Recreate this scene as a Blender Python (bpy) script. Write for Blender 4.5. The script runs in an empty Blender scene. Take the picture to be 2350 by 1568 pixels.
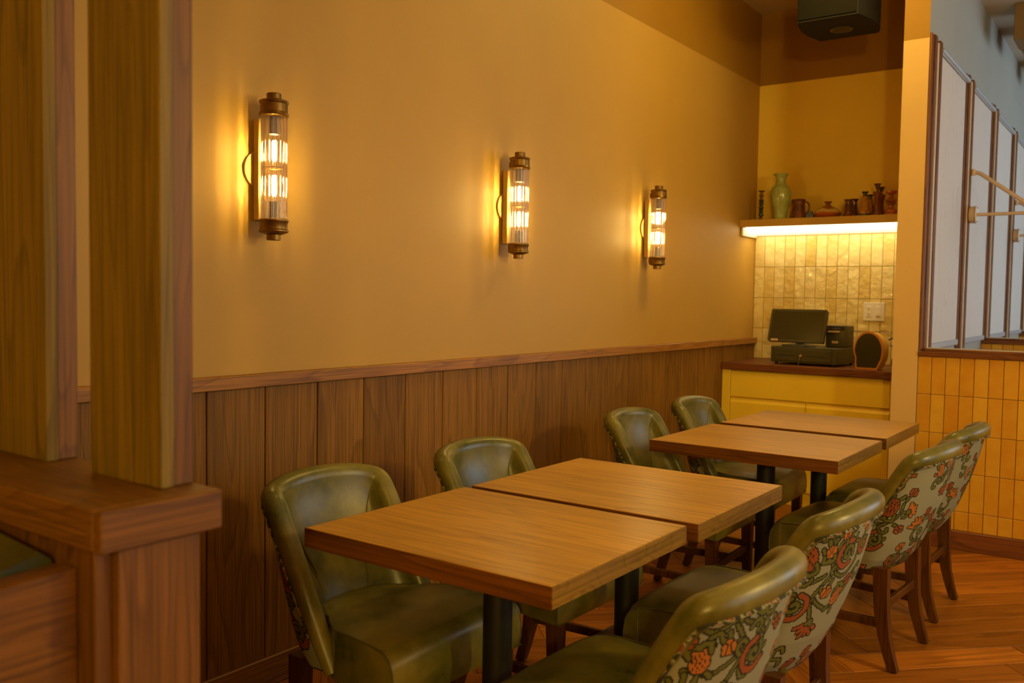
import bpy, bmesh, math, random
import numpy as np
from mathutils import Vector, Matrix
PI = math.pi
sc = bpy.context.scene
COL = sc.collection
rnd = random.Random(7)

# ------------------------------------------------------------------ camera
def setup_camera():
    p, r, y = (math.radians(a) for a in (-2.8406, 0.8948, 35.8984))
    fw = Vector((-math.sin(y)*math.cos(p), math.cos(y)*math.cos(p), math.sin(p)))
    rt = Vector((math.cos(y), math.sin(y), 0)); up = rt.cross(fw)
    rt, up = rt*math.cos(r)+up*math.sin(r), up*math.cos(r)-rt*math.sin(r)
    cd = bpy.data.cameras.new('camera'); co = bpy.data.objects.new('camera', cd)
    COL.objects.link(co)
    m = Matrix((rt, up, -fw)).transposed().to_4x4(); m.translation = (2.4345, 0, 1.334)
    co.matrix_world = m
    cd.sensor_width = 36; cd.lens = 2065.53/2350*36
    cd.clip_start = 0.05
    cd.dof.use_dof = True; cd.dof.focus_distance = 3.0; cd.dof.aperture_fstop = 4.0
    sc.camera = co
setup_camera()

# ------------------------------------------------------------------ world, exposure, daylight
w = bpy.data.worlds.new('world'); sc.world = w; w.use_nodes = True
w.node_tree.nodes['Background'].inputs[0].default_value = (0.55, 0.75, 1.0, 1)
w.node_tree.nodes['Background'].inputs[1].default_value = 0.6
sc.view_settings.view_transform = 'Standard'
try: sc.view_settings.look = 'None'
except Exception: pass
sc.view_settings.gamma = 1.0
sc.view_settings.use_curve_mapping = False
sc.view_settings.exposure = 0.0
sc.cycles.max_bounces = 8
sc.cycles.diffuse_bounces = 4
sc.cycles.glossy_bounces = 4
sc.cycles.transmission_bounces = 8
sc.cycles.transparent_max_bounces = 24
sc.cycles.sample_clamp_indirect = 4.0
sc.cycles.caustics_reflective = False
sc.cycles.caustics_refractive = False

WARM = (1.0, 0.69, 0.17)
LED = (1.0, 0.84, 0.50)
DAY = (0.72, 0.87, 1.0)
SCONCE_E = 1150.0      # bulb emission
LED_E = 9.0
DAY_W = 105.0
DOWN_W = 18.0
GLOBE_E = 110.0

def area(name, loc, rot, sx, sy, power, color):
    d = bpy.data.lights.new(name, 'AREA'); d.shape = 'RECTANGLE'; d.size = sx; d.size_y = sy
    d.energy = power; d.color = color
    o = bpy.data.objects.new(name, d); COL.objects.link(o); o.location = loc; o.rotation_euler = rot
    return o
# daylight entering through the two window openings of the street side
area('daylight', (5.38, 9.0, 1.85), (0, math.radians(90), 0), 2.1, 4.4, DAY_W, DAY)
area('daylight', (5.38, 2.6, 1.85), (0, math.radians(90), 0), 2.1, 3.4, DAY_W*0.30, DAY)

# ------------------------------------------------------------------ object helpers
def tag(o, label=None, cat=None, group=None, kind=None):
    if label: o['label'] = label
    if cat: o['category'] = cat
    if group: o['group'] = group
    if kind: o['kind'] = kind
    return o
def thing(name, label, cat, loc=(0, 0, 0), rz=0, group=None):
    o = bpy.data.objects.new(name, None); COL.objects.link(o)
    o.empty_display_size = 0.1; o.location = loc; o.rotation_euler = (0, 0, rz)
    return tag(o, label, cat, group)
def put(name, me, parent=None, loc=(0, 0, 0), rot=(0, 0, 0)):
    o = bpy.data.objects.new(name, me); COL.objects.link(o)
    o.location = loc; o.rotation_euler = rot
    if parent: o.parent = parent
    return o
def copy_tree(o, parent=None):
    c = o.copy(); COL.objects.link(c)
    if parent: c.parent = parent
    for ch in list(o.children): copy_tree(ch, c)
    return c
def smooth(me, ang=None):
    for p in me.polygons: p.use_smooth = True
    if ang is not None:
        try: me.set_sharp_from_angle(angle=math.radians(ang))
        except Exception: pass
    return me
def mesh(name, verts, faces, mat=None, sm=None):
    me = bpy.data.meshes.new(name); me.from_pydata([tuple(v) for v in verts], [], faces); me.update()
    bm = bmesh.new(); bm.from_mesh(me); bmesh.ops.recalc_face_normals(bm, faces=bm.faces); bm.to_mesh(me); bm.free()
    if mat: me.materials.append(mat)
    if sm is not None: smooth(me, sm)
    return me
_boxc = {}
def boxmesh(sx, sy, sz, mat, bev=0.0, seg=1, org='base'):
    """box centred in x,y; org base: z 0..sz, centre: -sz/2..sz/2"""
    key = (round(sx, 5), round(sy, 5), round(sz, 5), mat.name, bev, seg, org)
    if key in _boxc: return _boxc[key]
    bm = bmesh.new(); bmesh.ops.create_cube(bm, size=1)
    for v in bm.verts:
        v.co = Vector((v.co.x*sx, v.co.y*sy, v.co.z*sz + (sz/2 if org == 'base' else 0)))
    if bev > 0:
        bmesh.ops.bevel(bm, geom=bm.edges[:], offset=bev, segments=seg, affect='EDGES', profile=0.5)
    me = bpy.data.meshes.new('box'); bm.to_mesh(me); bm.free(); me.materials.append(mat)
    if seg > 1: smooth(me, 40)
    _boxc[key] = me
    return me
def bx(name, lo, hi, mat, parent=None, bev=0.0, seg=1, off=(0, 0, 0)):
    """box from corner lo to corner hi (in parent space), origin at its base centre"""
    s = [hi[i]-lo[i] for i in range(3)]
    loc = ((lo[0]+hi[0])/2-off[0], (lo[1]+hi[1])/2-off[1], lo[2]-off[2])
    return put(name, boxmesh(*s, mat, bev, seg), parent, loc)
def lathe(prof, n=32, mat=None, sm=35, name='lathe', mod=None):
    vs = []; fs = []
    for i, (r, z) in enumerate(prof):
        for k in range(n):
            a = 2*PI*k/n; rr = r if mod is None else mod(r, z, a)
            vs.append((rr*math.cos(a), rr*math.sin(a), z))
    m = len(prof)
    for i in range(m-1):
        for k in range(n):
            a, b = i*n+k, i*n+(k+1) % n
            fs.append((a, b, b+n, a+n))
    fs.append(tuple(range(n))[::-1]); fs.append(tuple(range((m-1)*n, m*n)))
    return mesh(name, vs, fs, mat, sm)
def catmull(pts, n=8):
    P = [np.array(p, float) for p in pts]; out = []
    P = [2*P[0]-P[1]]+P+[2*P[-1]-P[-2]]
    for i in range(1, len(P)-2):
        for k in range(n):
            t = k/n
            a, b, c, d = P[i-1:i+3]
            out.append(.5*((2*b)+(c-a)*t+(2*a-5*b+4*c-d)*t*t+(3*b-a-3*c+d)*t**3))
    out.append(P[-2]); return out
def tube(pts, rad, mat=None, n=10, name='tube', caps=True):
    pts = [np.array(p, float) for p in pts]; m = len(pts)
    rad = [rad]*m if not hasattr(rad, '__len__') else rad
    vs = []; fs = []; prev = None
    for i in range(m):
        t = pts[min(i+1, m-1)]-pts[max(i-1, 0)]; t /= np.linalg.norm(t)+1e-12
        if prev is None:
            u = np.cross(t, (0, 0, 1.)) if abs(t[2]) < .9 else np.cross(t, (1., 0, 0))
        else: u = prev-t*(prev@t)
        u /= np.linalg.norm(u)+1e-12; prev = u; v = np.cross(t, u)
        for k in range(n):
            a = 2*PI*k/n
            vs.append(pts[i]+rad[i]*(u*math.cos(a)+v*math.sin(a)))
    for i in range(m-1):
        for k in range(n):
            a, b = i*n+k, i*n+(k+1) % n
            fs.append((a, b, b+n, a+n))
    if caps: fs += [tuple(range(n))[::-1], tuple(range((m-1)*n, m*n))]
    return mesh(name, vs, fs, mat, 50)
def loft(secs, mat, name='loft', sm=40, bev=0):
    """secs: list of closed rings (same count)"""
    n = len(secs[0]); vs = [p for s in secs for p in s]; fs = []
    for i in range(len(secs)-1):
        for k in range(n):
            a, b = i*n+k, i*n+(k+1) % n
            fs.append((a, b, b+n, a+n))
    fs += [tuple(range(n))[::-1], tuple(range((len(secs)-1)*n, len(secs)*n))]
    return mesh(name, vs, fs, mat, sm)
def prism(poly, z0, z1, mat, name='prism', sm=35):
    return loft([[(x, y, z0) for x, y in poly], [(x, y, z1) for x, y in poly]], mat, name, sm)

# ------------------------------------------------------------------ materials
def newmat(name):
    m = bpy.data.materials.new(name); m.use_nodes = True
    nt = m.node_tree; b = nt.nodes['Principled BSDF']
    return m, nt, b
def N(nt, t, **kw):
    n = nt.nodes.new(t)
    for k, v in kw.items():
        if k == 'ins':
            for kk, vv in v.items(): n.inputs[kk].default_value = vv
        else: setattr(n, k, v)
    return n
def c4(c): return (c[0], c[1], c[2], 1)
def plain(name, col, rough=.5, metal=0., var=.0, scale=6, bump=0., bscale=200, spec=.5, rand=0.):
    m, nt, b = newmat(name); L = nt.links.new
    b.inputs['Roughness'].default_value = rough; b.inputs['Metallic'].default_value = metal
    b.inputs['Specular IOR Level'].default_value = spec
    b.inputs['Base Color'].default_value = c4(col)
    tc = N(nt, 'ShaderNodeTexCoord')
    if var > 0 or rand > 0:
        nz = N(nt, 'ShaderNodeTexNoise', ins={'Scale': scale, 'Detail': 4, 'Roughness': .6})
        L(tc.outputs['Object'], nz.inputs['Vector'])
        hs = N(nt, 'ShaderNodeHueSaturation'); hs.inputs['Color'].default_value = c4(col)
        mp = N(nt, 'ShaderNodeMapRange', ins={'From Min': .3, 'From Max': .7, 'To Min': 1-var, 'To Max': 1+var})
        L(nz.outputs[0], mp.inputs[0])
        if rand > 0:
            oi = N(nt, 'ShaderNodeObjectInfo')
            mr = N(nt, 'ShaderNodeMapRange', ins={'To Min': 1-rand, 'To Max': 1+rand}); L(oi.outputs['Random'], mr.inputs[0])
            mu = N(nt, 'ShaderNodeMath', operation='MULTIPLY'); L(mp.outputs[0], mu.inputs[0]); L(mr.outputs[0], mu.inputs[1])
            L(mu.outputs[0], hs.inputs['Value'])
            m2 = N(nt, 'ShaderNodeMapRange', ins={'To Min': .5+rand*.06, 'To Max': .5-rand*.06}); L(oi.outputs['Random'], m2.inputs[0])
            L(m2.outputs[0], hs.inputs['Hue'])
        else: L(mp.outputs[0], hs.inputs['Value'])
        L(hs.outputs[0], b.inputs['Base Color'])
    if bump > 0:
        n2 = N(nt, 'ShaderNodeTexNoise', ins={'Scale': bscale, 'Detail': 3})
        L(tc.outputs['Object'], n2.inputs['Vector'])
        bp = N(nt, 'ShaderNodeBump', ins={'Strength': bump, 'Distance': .01}); L(n2.outputs[0], bp.inputs['Height'])
        L(bp.outputs[0], b.inputs['Normal'])
    return m
def wood(name, dark, mid, light, axis='X', rough=.42, fig=9., figscale=3.0, pores=170, bump=.08, rand=.12, spec=.32, along=.13):
    m, nt, b = newmat(name); L = nt.links.new
    dark = tuple(.58*q+.42*p for p, q in zip(dark, mid)); light = tuple(.5*q+.5*p for p, q in zip(light, mid))
    ax = 'XYZ'.index(axis)
    tc = N(nt, 'ShaderNodeTexCoord'); oi = N(nt, 'ShaderNodeObjectInfo')
    ml = N(nt, 'ShaderNodeVectorMath', operation='SCALE'); ml.inputs[0].default_value = (37.1, 53.7, 19.3)
    L(oi.outputs['Random'], ml.inputs['Scale'])
    ad = N(nt, 'ShaderNodeVectorMath', operation='ADD'); L(tc.outputs['Object'], ad.inputs[0]); L(ml.outputs[0], ad.inputs[1])
    def mapped(k):
        mp = N(nt, 'ShaderNodeMapping'); s = [1., 1., 1.]; s[ax] = k; mp.inputs['Scale'].default_value = s
        L(ad.outputs[0], mp.inputs['Vector']); return mp.outputs[0]
    n1 = N(nt, 'ShaderNodeTexNoise', ins={'Scale': figscale, 'Detail': 2.5, 'Roughness': .45, 'Distortion': .15}); L(mapped(along), n1.inputs['Vector'])
    mu = N(nt, 'ShaderNodeMath', operation='MULTIPLY'); mu.inputs[1].default_value = fig; L(n1.outputs[0], mu.inputs[0])
    fr = N(nt, 'ShaderNodeMath', operation='FRACT'); L(mu.outputs[0], fr.inputs[0])
    rp = N(nt, 'ShaderNodeValToRGB'); e = rp.color_ramp.elements
    e[0].position = 0.; e[0].color = c4(light); e[1].position = 1.; e[1].color = c4(mid)
    x = e.new(.72); x.color = c4(mid); x = e.new(.93); x.color = c4(dark)
    L(fr.outputs[0], rp.inputs[0])
    n2 = N(nt, 'ShaderNodeTexNoise', ins={'Scale': pores, 'Detail': 2, 'Roughness': .6}); L(mapped(.018), n2.inputs['Vector'])
    n3 = N(nt, 'ShaderNodeTexNoise', ins={'Scale': 2.2, 'Detail': 3}); L(mapped(.4), n3.inputs['Vector'])
    r2 = N(nt, 'ShaderNodeMapRange', ins={'From Min': .33, 'From Max': .62, 'To Min': .66, 'To Max': 1.14}); L(n2.outputs[0], r2.inputs[0])
    r3 = N(nt, 'ShaderNodeMapRange', ins={'From Min': .3, 'From Max': .7, 'To Min': .82, 'To Max': 1.18}); L(n3.outputs[0], r3.inputs[0])
    r4 = N(nt, 'ShaderNodeMapRange', ins={'To Min': 1-rand, 'To Max': 1+rand}); L(oi.outputs['Random'], r4.inputs[0])
    p1 = N(nt, 'ShaderNodeMath', operation='MULTIPLY'); L(r2.outputs[0], p1.inputs[0]); L(r3.outputs[0], p1.inputs[1])
    p2 = N(nt, 'ShaderNodeMath', operation='MULTIPLY'); L(p1.outputs[0], p2.inputs[0]); L(r4.outputs[0], p2.inputs[1])
    hs = N(nt, 'ShaderNodeHueSaturation'); L(rp.outputs[0], hs.inputs['Color']); L(p2.outputs[0], hs.inputs['Value'])
    L(hs.outputs[0], b.inputs['Base Color'])
    b.inputs['Roughness'].default_value = rough; b.inputs['Specular IOR Level'].default_value = spec
    bp = N(nt, 'ShaderNodeBump', ins={'Strength': bump, 'Distance': .002}); L(n2.outputs[0], bp.inputs['Height']); L(bp.outputs[0], b.inputs['Normal'])
    return m
def leather(name, c1, c2, rough=.38):
    m, nt, b = newmat(name); L = nt.links.new
    tc = N(nt, 'ShaderNodeTexCoord'); oi = N(nt, 'ShaderNodeObjectInfo')
    ml = N(nt, 'ShaderNodeVectorMath', operation='SCALE'); ml.inputs[0].default_value = (17.1, 23.7, 9.3); L(oi.outputs['Random'], ml.inputs['Scale'])
    ad = N(nt, 'ShaderNodeVectorMath', operation='ADD'); L(tc.outputs['Object'], ad.inputs[0]); L(ml.outputs[0], ad.inputs[1])
    n1 = N(nt, 'ShaderNodeTexNoise', ins={'Scale': 7, 'Detail': 6, 'Roughness': .65}); L(ad.outputs[0], n1.inputs['Vector'])
    rp = N(nt, 'ShaderNodeValToRGB'); e = rp.color_ramp.elements
    e[0].position = .32; e[0].color = c4(c1); e[1].position = .72; e[1].color = c4(c2)
    L(n1.outputs[0], rp.inputs[0]); L(rp.outputs[0], b.inputs['Base Color'])
    v = N(nt, 'ShaderNodeTexVoronoi', feature='DISTANCE_TO_EDGE', ins={'Scale': 260}); L(ad.outputs[0], v.inputs['Vector'])
    n2 = N(nt, 'ShaderNodeTexNoise', ins={'Scale': 60, 'Detail': 4}); L(ad.outputs[0], n2.inputs['Vector'])
    a2 = N(nt, 'ShaderNodeMath', operation='ADD'); L(v.outputs['Distance'], a2.inputs[0]); L(n2.outputs[0], a2.inputs[1])
    bp = N(nt, 'ShaderNodeBump', ins={'Strength': .07, 'Distance': .004}); L(a2.outputs[0], bp.inputs['Height']); L(bp.outputs[0], b.inputs['Normal'])
    r = N(nt, 'ShaderNodeMapRange', ins={'From Min': .3, 'From Max': .7, 'To Min': rough-.06, 'To Max': rough+.1}); L(n1.outputs[0], r.inputs[0])
    L(r.outputs[0], b.inputs['Roughness'])
    return m
def tilemat(name, c1, c2, rough, wob, bscale=26):
    m, nt, b = newmat(name); L = nt.links.new
    tc = N(nt, 'ShaderNodeTexCoord'); oi = N(nt, 'ShaderNodeObjectInfo')
    ml = N(nt, 'ShaderNodeVectorMath', operation='SCALE'); ml.inputs[0].default_value = (17.1, 23.7, 9.3); L(oi.outputs['Random'], ml.inputs['Scale'])
    ad = N(nt, 'ShaderNodeVectorMath', operation='ADD'); L(tc.outputs['Object'], ad.inputs[0]); L(ml.outputs[0], ad.inputs[1])
    n1 = N(nt, 'ShaderNodeTexNoise', ins={'Scale': 14, 'Detail': 4, 'Roughness': .55}); L(ad.outputs[0], n1.inputs['Vector'])
    mx = N(nt, 'ShaderNodeMath', operation='MULTIPLY_ADD'); mx.inputs[1].default_value = .62; L(oi.outputs['Random'], mx.inputs[0])
    sb = N(nt, 'ShaderNodeMapRange', ins={'From Min': .3, 'From Max': .7, 'To Min': .0, 'To Max': .38}); L(n1.outputs[0], sb.inputs[0]); L(sb.outputs[0], mx.inputs[2])
    rp = N(nt, 'ShaderNodeValToRGB'); e = rp.color_ramp.elements
    e[0].position = .05; e[0].color = c4(c1); e[1].position = .95; e[1].color = c4(c2); L(mx.outputs[0], rp.inputs[0])
    L(rp.outputs[0], b.inputs['Base Color']); b.inputs['Roughness'].default_value = rough
    n2 = N(nt, 'ShaderNodeTexNoise', ins={'Scale': bscale, 'Detail': 2, 'Roughness': .5}); L(ad.outputs[0], n2.inputs['Vector'])
    bp = N(nt, 'ShaderNodeBump', ins={'Strength': wob, 'Distance': .012}); L(n2.outputs[0], bp.inputs['Height']); L(bp.outputs[0], b.inputs['Normal'])
    return m
def emit(name, col, s):
    m, nt, b = newmat(name)
    b.inputs['Base Color'].default_value = c4((.8, .8, .8))
    b.inputs['Emission Color'].default_value = c4(col); b.inputs['Emission Strength'].default_value = s
    return m
def glassmat(name, clear=.55, tint=(1, .97, .9), rough=.03, refr=True):
    m, nt, b = newmat(name); L = nt.links.new; out = nt.nodes['Material Output']
    tr = N(nt, 'ShaderNodeBsdfTransparent'); tr.inputs[0].default_value = c4(tint)
    g = N(nt, 'ShaderNodeBsdfGlass' if refr else 'ShaderNodeBsdfGlossy'); g.inputs['Roughness'].default_value = rough
    g.inputs['Color'].default_value = c4(tint)
    if refr: g.inputs['IOR'].default_value = 1.45
    mx = N(nt, 'ShaderNodeMixShader'); mx.inputs[0].default_value = 1-clear
    L(tr.outputs[0], mx.inputs[1]); L(g.outputs[0], mx.inputs[2]); L(mx.outputs[0], out.inputs['Surface'])
    nt.nodes.remove(b)
    return m

M = {}
M['cream'] = plain('cream_paint', (.45, .26, .042), .55, var=.05, scale=1.5, bump=.03, bscale=120, spec=.3)
M['tan'] = plain('tan_paint', (.62, .40, .13), .55, var=.04, scale=1.5, spec=.3)
M['ochre'] = plain('ochre_paint', (.88, .62, .075), .55, var=.05, scale=1.5, spec=.3)
M['brown'] = plain('brown_paint', (.31, .155, .010), .6, var=.06, scale=1.5, spec=.3)
M['greywall'] = plain('grey_paint', (.35, .36, .32), .6, var=.05, scale=1.5, spec=.3)
M['ceil'] = plain('ceiling_paint', (.55, .47, .36), .7, var=.04)
M['plank'] = wood('wainscot_oak', (.10, .042, .004), (.21, .092, .007), (.26, .115, .010), 'Z', rough=.58, fig=10, figscale=5.5, bump=.1, spec=.25)
M['plankY'] = wood('trim_oak', (.13, .05, .007), (.28, .115, .018), (.34, .15, .024), 'Y', rough=.45, fig=9, figscale=8)
M['plankX'] = wood('rail_oak', (.10, .035, .006), (.20, .075, .013), (.26, .10, .018), 'X', rough=.45, fig=9, figscale=8)
M['walnutX'] = wood('walnut_x', (.05, .015, .004), (.15, .045, .011), (.20, .065, .015), 'X', rough=.4, fig=10, figscale=7)
M['walnutZ'] = wood('walnut_z', (.05, .016, .003), (.15, .052, .010), (.21, .078, .014), 'Z', rough=.42, fig=11, figscale=9)
M['postZ'] = wood('post_oak', (.055, .034, .003), (.135, .085, .006), (.17, .105, .009), 'Z', rough=.55, fig=12, figscale=7, along=.08)
M['divX'] = wood('divider_oak_x', (.06, .024, .003), (.135, .056, .006), (.17, .075, .009), 'X', rough=.42, fig=12, figscale=9)
M['divY'] = wood('divider_oak_y', (.05, .018, .003), (.128, .05, .005), (.16, .066, .008), 'Y', rough=.45, fig=12, figscale=11)
M['divZ'] = wood('divider_oak_z', (.05, .018, .002), (.122, .048, .005), (.15, .062, .007), 'Z', rough=.5, fig=12, figscale=9)
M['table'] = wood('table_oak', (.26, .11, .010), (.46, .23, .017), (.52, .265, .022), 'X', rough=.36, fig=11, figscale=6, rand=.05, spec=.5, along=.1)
M['tableedge'] = wood('table_edge_oak', (.07, .023, .002), (.145, .05, .005), (.19, .068, .007), 'X', rough=.42, fig=8, figscale=9, rand=.05, along=.1)  # darker than the top: stain plus the edge's shade put into the colour
M['tableend'] = wood('table_end_oak', (.11, .055, .006), (.22, .115, .013), (.27, .145, .018), 'Y', rough=.45, fig=16, figscale=9, rand=.05, along=.35, pores=120)  # end grain takes stain darker; side shade is also mixed into this colour
M['floorX'] = wood('floor_oak', (.12, .034, .003), (.30, .095, .008), (.38, .13, .012), 'X', rough=.38, fig=8, figscale=6, rand=.28)
M['chairwood'] = wood('chair_wood', (.026, .008, .001), (.075, .025, .003), (.11, .038, .005), 'Z', rough=.38, fig=7, figscale=9, rand=.15)
M['leather'] = leather('green_leather', (.050, .056, .005), (.205, .162, .020), .32)
M['benchleather'] = leather('bench_leather', (.03, .034, .004), (.075, .075, .01))
M['welt'] = plain('leather_welt', (.07, .062, .012), .5)
def weltmat():
    m, nt, b = newmat('patterned_piping'); L = nt.links.new
    tc = N(nt, 'ShaderNodeTexCoord'); n = N(nt, 'ShaderNodeTexNoise', ins={'Scale': 75, 'Detail': 1}); L(tc.outputs['Object'], n.inputs['Vector'])
    rp = N(nt, 'ShaderNodeValToRGB'); rp.color_ramp.interpolation = 'CONSTANT'; e = rp.color_ramp.elements
    e[0].position = 0; e[0].color = (.022, .022, .008, 1); e[1].position = .62; e[1].color = (.20, .06, .014, 1)
    e.new(.47).color = (.11, .11, .02, 1); e.new(.54).color = (.27, .255, .15, 1)
    L(n.outputs[0], rp.inputs[0]); L(rp.outputs[0], b.inputs['Base Color']); b.inputs['Roughness'].default_value = .85
    return m
M['weltfab'] = weltmat()
M['tileY'] = tilemat('orange_tile', (.56, .24, .010), (.68, .38, .028), .33, .10)
M['tileA'] = tilemat('cream_glazed_tile', (.62, .43, .10), (.80, .66, .30), .06, .75, 18)
M['grout'] = plain('grout', (.34, .15, .03), .85, var=.1, scale=30)
M['groutA'] = plain('alcove_grout', (.40, .27, .06), .85, var=.1, scale=30)
M['cab'] = plain('mustard_paint', (.86, .58, .03), .42, var=.03, scale=2)
M['black'] = plain('black_metal', (.006, .007, .004), .5, metal=.0, var=.1, scale=40)
M['blackpl'] = plain('black_plastic', (.052, .044, .011), .45, var=.05, scale=30)
M['screen'] = plain('dark_screen', (.034, .030, .006), .15, spec=.6)
M['bronze'] = plain('aged_bronze', (.20, .105, .018), .38, metal=.85, var=.12, scale=30)
M['platebrass'] = plain('plate_brass', (.50, .30, .085), .5, metal=.0, var=.08, scale=20)
M['glass'] = glassmat('rod_glass', .5)
M['pane'] = glassmat('pane_glass', .94, (1, 1, 1), .0, refr=False)
M['bulbtube'] = glassmat('bulb_glass', .8, (1, .96, .88), .2)
M['bulb'] = emit('bulb_glow', (1, .74, .27), SCONCE_E)
M['led'] = emit('led_glow', LED, 12.)
M['diff'] = emit('led_diffuser', LED, 5.2)
M['cover'] = emit('led_cover', LED, 0.75)
M['white'] = plain('white_plastic', (.75, .68, .55), .4)
M['silver'] = plain('brushed_aluminium', (.62, .66, .70), .35, metal=.6)
M['fabricpanel'] = None
M['lampcream'] = plain('cream_enamel', (.62, .45, .27), .4)
M['celadon'] = plain('celadon_glaze', (.32, .36, .10), .16, var=.22, scale=16)
M['brownglaze'] = plain('brown_glaze', (.12, .036, .008), .14, var=.5, scale=18)
M['squat'] = None
M['amber'] = plain('amber_glass', (.42, .20, .03), .15, var=.4, scale=60, bump=.4, bscale=70)
M['redwood'] = plain('red_ceramic', (.16, .036, .010), .35, var=.3, scale=40)
M['orangewood'] = plain('turned_orange', (.38, .10, .014), .2, var=.5, scale=14)
M['brasst'] = plain('dark_brass', (.20, .13, .04), .25, metal=.8)
M['darkmetal'] = plain('dark_pewter', (.06, .065, .04), .35, metal=.7)
M['blue'] = plain('blue_glaze', (.10, .12, .17), .35, var=.4, scale=70)
M['orangerim'] = plain('orange_frame', (.55, .20, .02), .45, var=.1, scale=20)
M['blondwood'] = plain('blond_wood', (.62, .42, .08), .5, var=.1, scale=12)
M['grille'] = plain('speaker_cloth', (.008, .007, .004), .95, spec=.1)
M['spk'] = plain('speaker_shell', (.016, .014, .007), .8, spec=.2)
M['cable'] = plain('black_cable', (.012, .012, .010), .5)
M['bluecable'] = plain('blue_cable', (.05, .10, .14), .45)
M['sticker'] = plain('sticker_paper', (.62, .42, .28), .7)
M['stickertext'] = plain('sticker_ink', (.38, .16, .09), .7)
M['red'] = plain('red_button', (.35, .05, .01), .4)
M['beam'] = plain('beam_brown', (.20, .12, .035), .6, var=.1)
M['chrome'] = plain('chrome', (.55, .45, .25), .2, metal=1.)

def stripemat(name, z0, cols):
    m, nt, b = newmat(name); L = nt.links.new
    tc = N(nt, 'ShaderNodeTexCoord'); sp = N(nt, 'ShaderNodeSeparateXYZ'); L(tc.outputs['Object'], sp.inputs[0])
    nz = N(nt, 'ShaderNodeTexNoise', ins={'Scale': 18, 'Detail': 2}); L(tc.outputs['Object'], nz.inputs['Vector'])
    ma = N(nt, 'ShaderNodeMath', operation='MULTIPLY_ADD'); ma.inputs[1].default_value = .03; L(nz.outputs[0], ma.inputs[0]); L(sp.outputs[2], ma.inputs[2])
    mr = N(nt, 'ShaderNodeMapRange', ins={'From Min': z0[0], 'From Max': z0[1]}); L(ma.outputs[0], mr.inputs[0])
    rp = N(nt, 'ShaderNodeValToRGB'); e = rp.color_ramp.elements; rp.color_ramp.interpolation = 'EASE'
    e[0].position = cols[0][0]; e[0].color = c4(cols[0][1]); e[1].position = cols[-1][0]; e[1].color = c4(cols[-1][1])
    for p, c in cols[1:-1]: e.new(p).color = c4(c)
    L(mr.outputs[0], rp.inputs[0]); L(rp.outputs[0], b.inputs['Base Color']); b.inputs['Roughness'].default_value = .2
    return m
M['squat'] = stripemat('banded_glaze', (.01, .125), [(.0, (.10, .05, .01)), (.12, (.42, .10, .015)), (.34, (.40, .11, .015)), (.38, (.50, .36, .12)), (.52, (.45, .33, .11)), (.56, (.28, .10, .02)), (1, (.22, .07, .015))])
def veinmat():
    m, nt, b = newmat('veined_fabric'); L = nt.links.new
    tc = N(nt, 'ShaderNodeTexCoord'); oi = N(nt, 'ShaderNodeObjectInfo')
    ml = N(nt, 'ShaderNodeVectorMath', operation='SCALE'); ml.inputs[0].default_value = (17.1, 23.7, 9.3); L(oi.outputs['Random'], ml.inputs['Scale'])
    ad = N(nt, 'ShaderNodeVectorMath', operation='ADD'); L(tc.outputs['Object'], ad.inputs[0]); L(ml.outputs[0], ad.inputs[1])
    mp = N(nt, 'ShaderNodeMapping'); mp.inputs['Scale'].default_value = (1, 1, .22); L(ad.outputs[0], mp.inputs['Vector'])
    n1 = N(nt, 'ShaderNodeTexNoise', ins={'Scale': 4, 'Detail': 3}); L(mp.outputs[0], n1.inputs['Vector'])
    mu = N(nt, 'ShaderNodeMath', operation='MULTIPLY'); mu.inputs[1].default_value = 8; L(n1.outputs[0], mu.inputs[0])
    fr = N(nt, 'ShaderNodeMath', operation='FRACT'); L(mu.outputs[0], fr.inputs[0])
    rp = N(nt, 'ShaderNodeValToRGB'); e = rp.color_ramp.elements
    e[0].position = .0; e[0].color = (.52, .47, .42, 1); e[1].position = 1; e[1].color = (.60, .55, .49, 1); e.new(.1).color = (.60, .55, .49, 1)
    L(fr.outputs[0], rp.inputs[0]); L(rp.outputs[0], b.inputs['Base Color']); b.inputs['Roughness'].default_value = .8
    return m
M['fabricpanel'] = veinmat()

# ================================================================== SETTING
YB, YT, XC0, XC1 = 6.37, 5.34, 1.207, 1.34
def multibox(name, boxes, mats, label, parent=None):
    vs = []; fs = []; mi = []
    for lo, hi, ids in boxes:      # ids: material per face (-x,+x,-y,+y,-z,+z) or int
        b = len(vs)
        vs += [(x, y, z) for x in (lo[0], hi[0]) for y in (lo[1], hi[1]) for z in (lo[2], hi[2])]
        q = [(0, 1, 3, 2), (4, 6, 7, 5), (0, 4, 5, 1), (2, 3, 7, 6), (0, 2, 6, 4), (1, 5, 7, 3)]
        for k, f in enumerate(q):
            fs.append(tuple(b+i for i in f)); mi.append(ids if isinstance(ids, int) else ids[k])
    me = bpy.data.meshes.new(name); me.from_pydata(vs, [], fs); me.update()
    for m_ in mats: me.materials.append(m_)
    for p, i in zip(me.polygons, mi): p.material_index = i
    o = put(name, me, parent)
    if parent is None: tag(o, label, None, None, 'structure')
    return o
ZC = 3.39
wl = multibox('wall_left', [((-.15, -2.5, 0), (0, YB+.15, 2.88), 0), ((-.15, -2.5, 2.88), (0, YB+.15, ZC), 1)], [M['cream'], M['brown']],
              'cream plaster wall with brown upper band and oak planks below')
wb = multibox('wall_back', [((0, YB, 0), (XC0, YB+.15, 2.88), 0), ((0, YB, 2.88), (XC0, YB+.15, ZC), 1)], [M['ochre'], M['brown']],
              'ochre alcove wall with cream glazed tiles above the counter')
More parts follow.
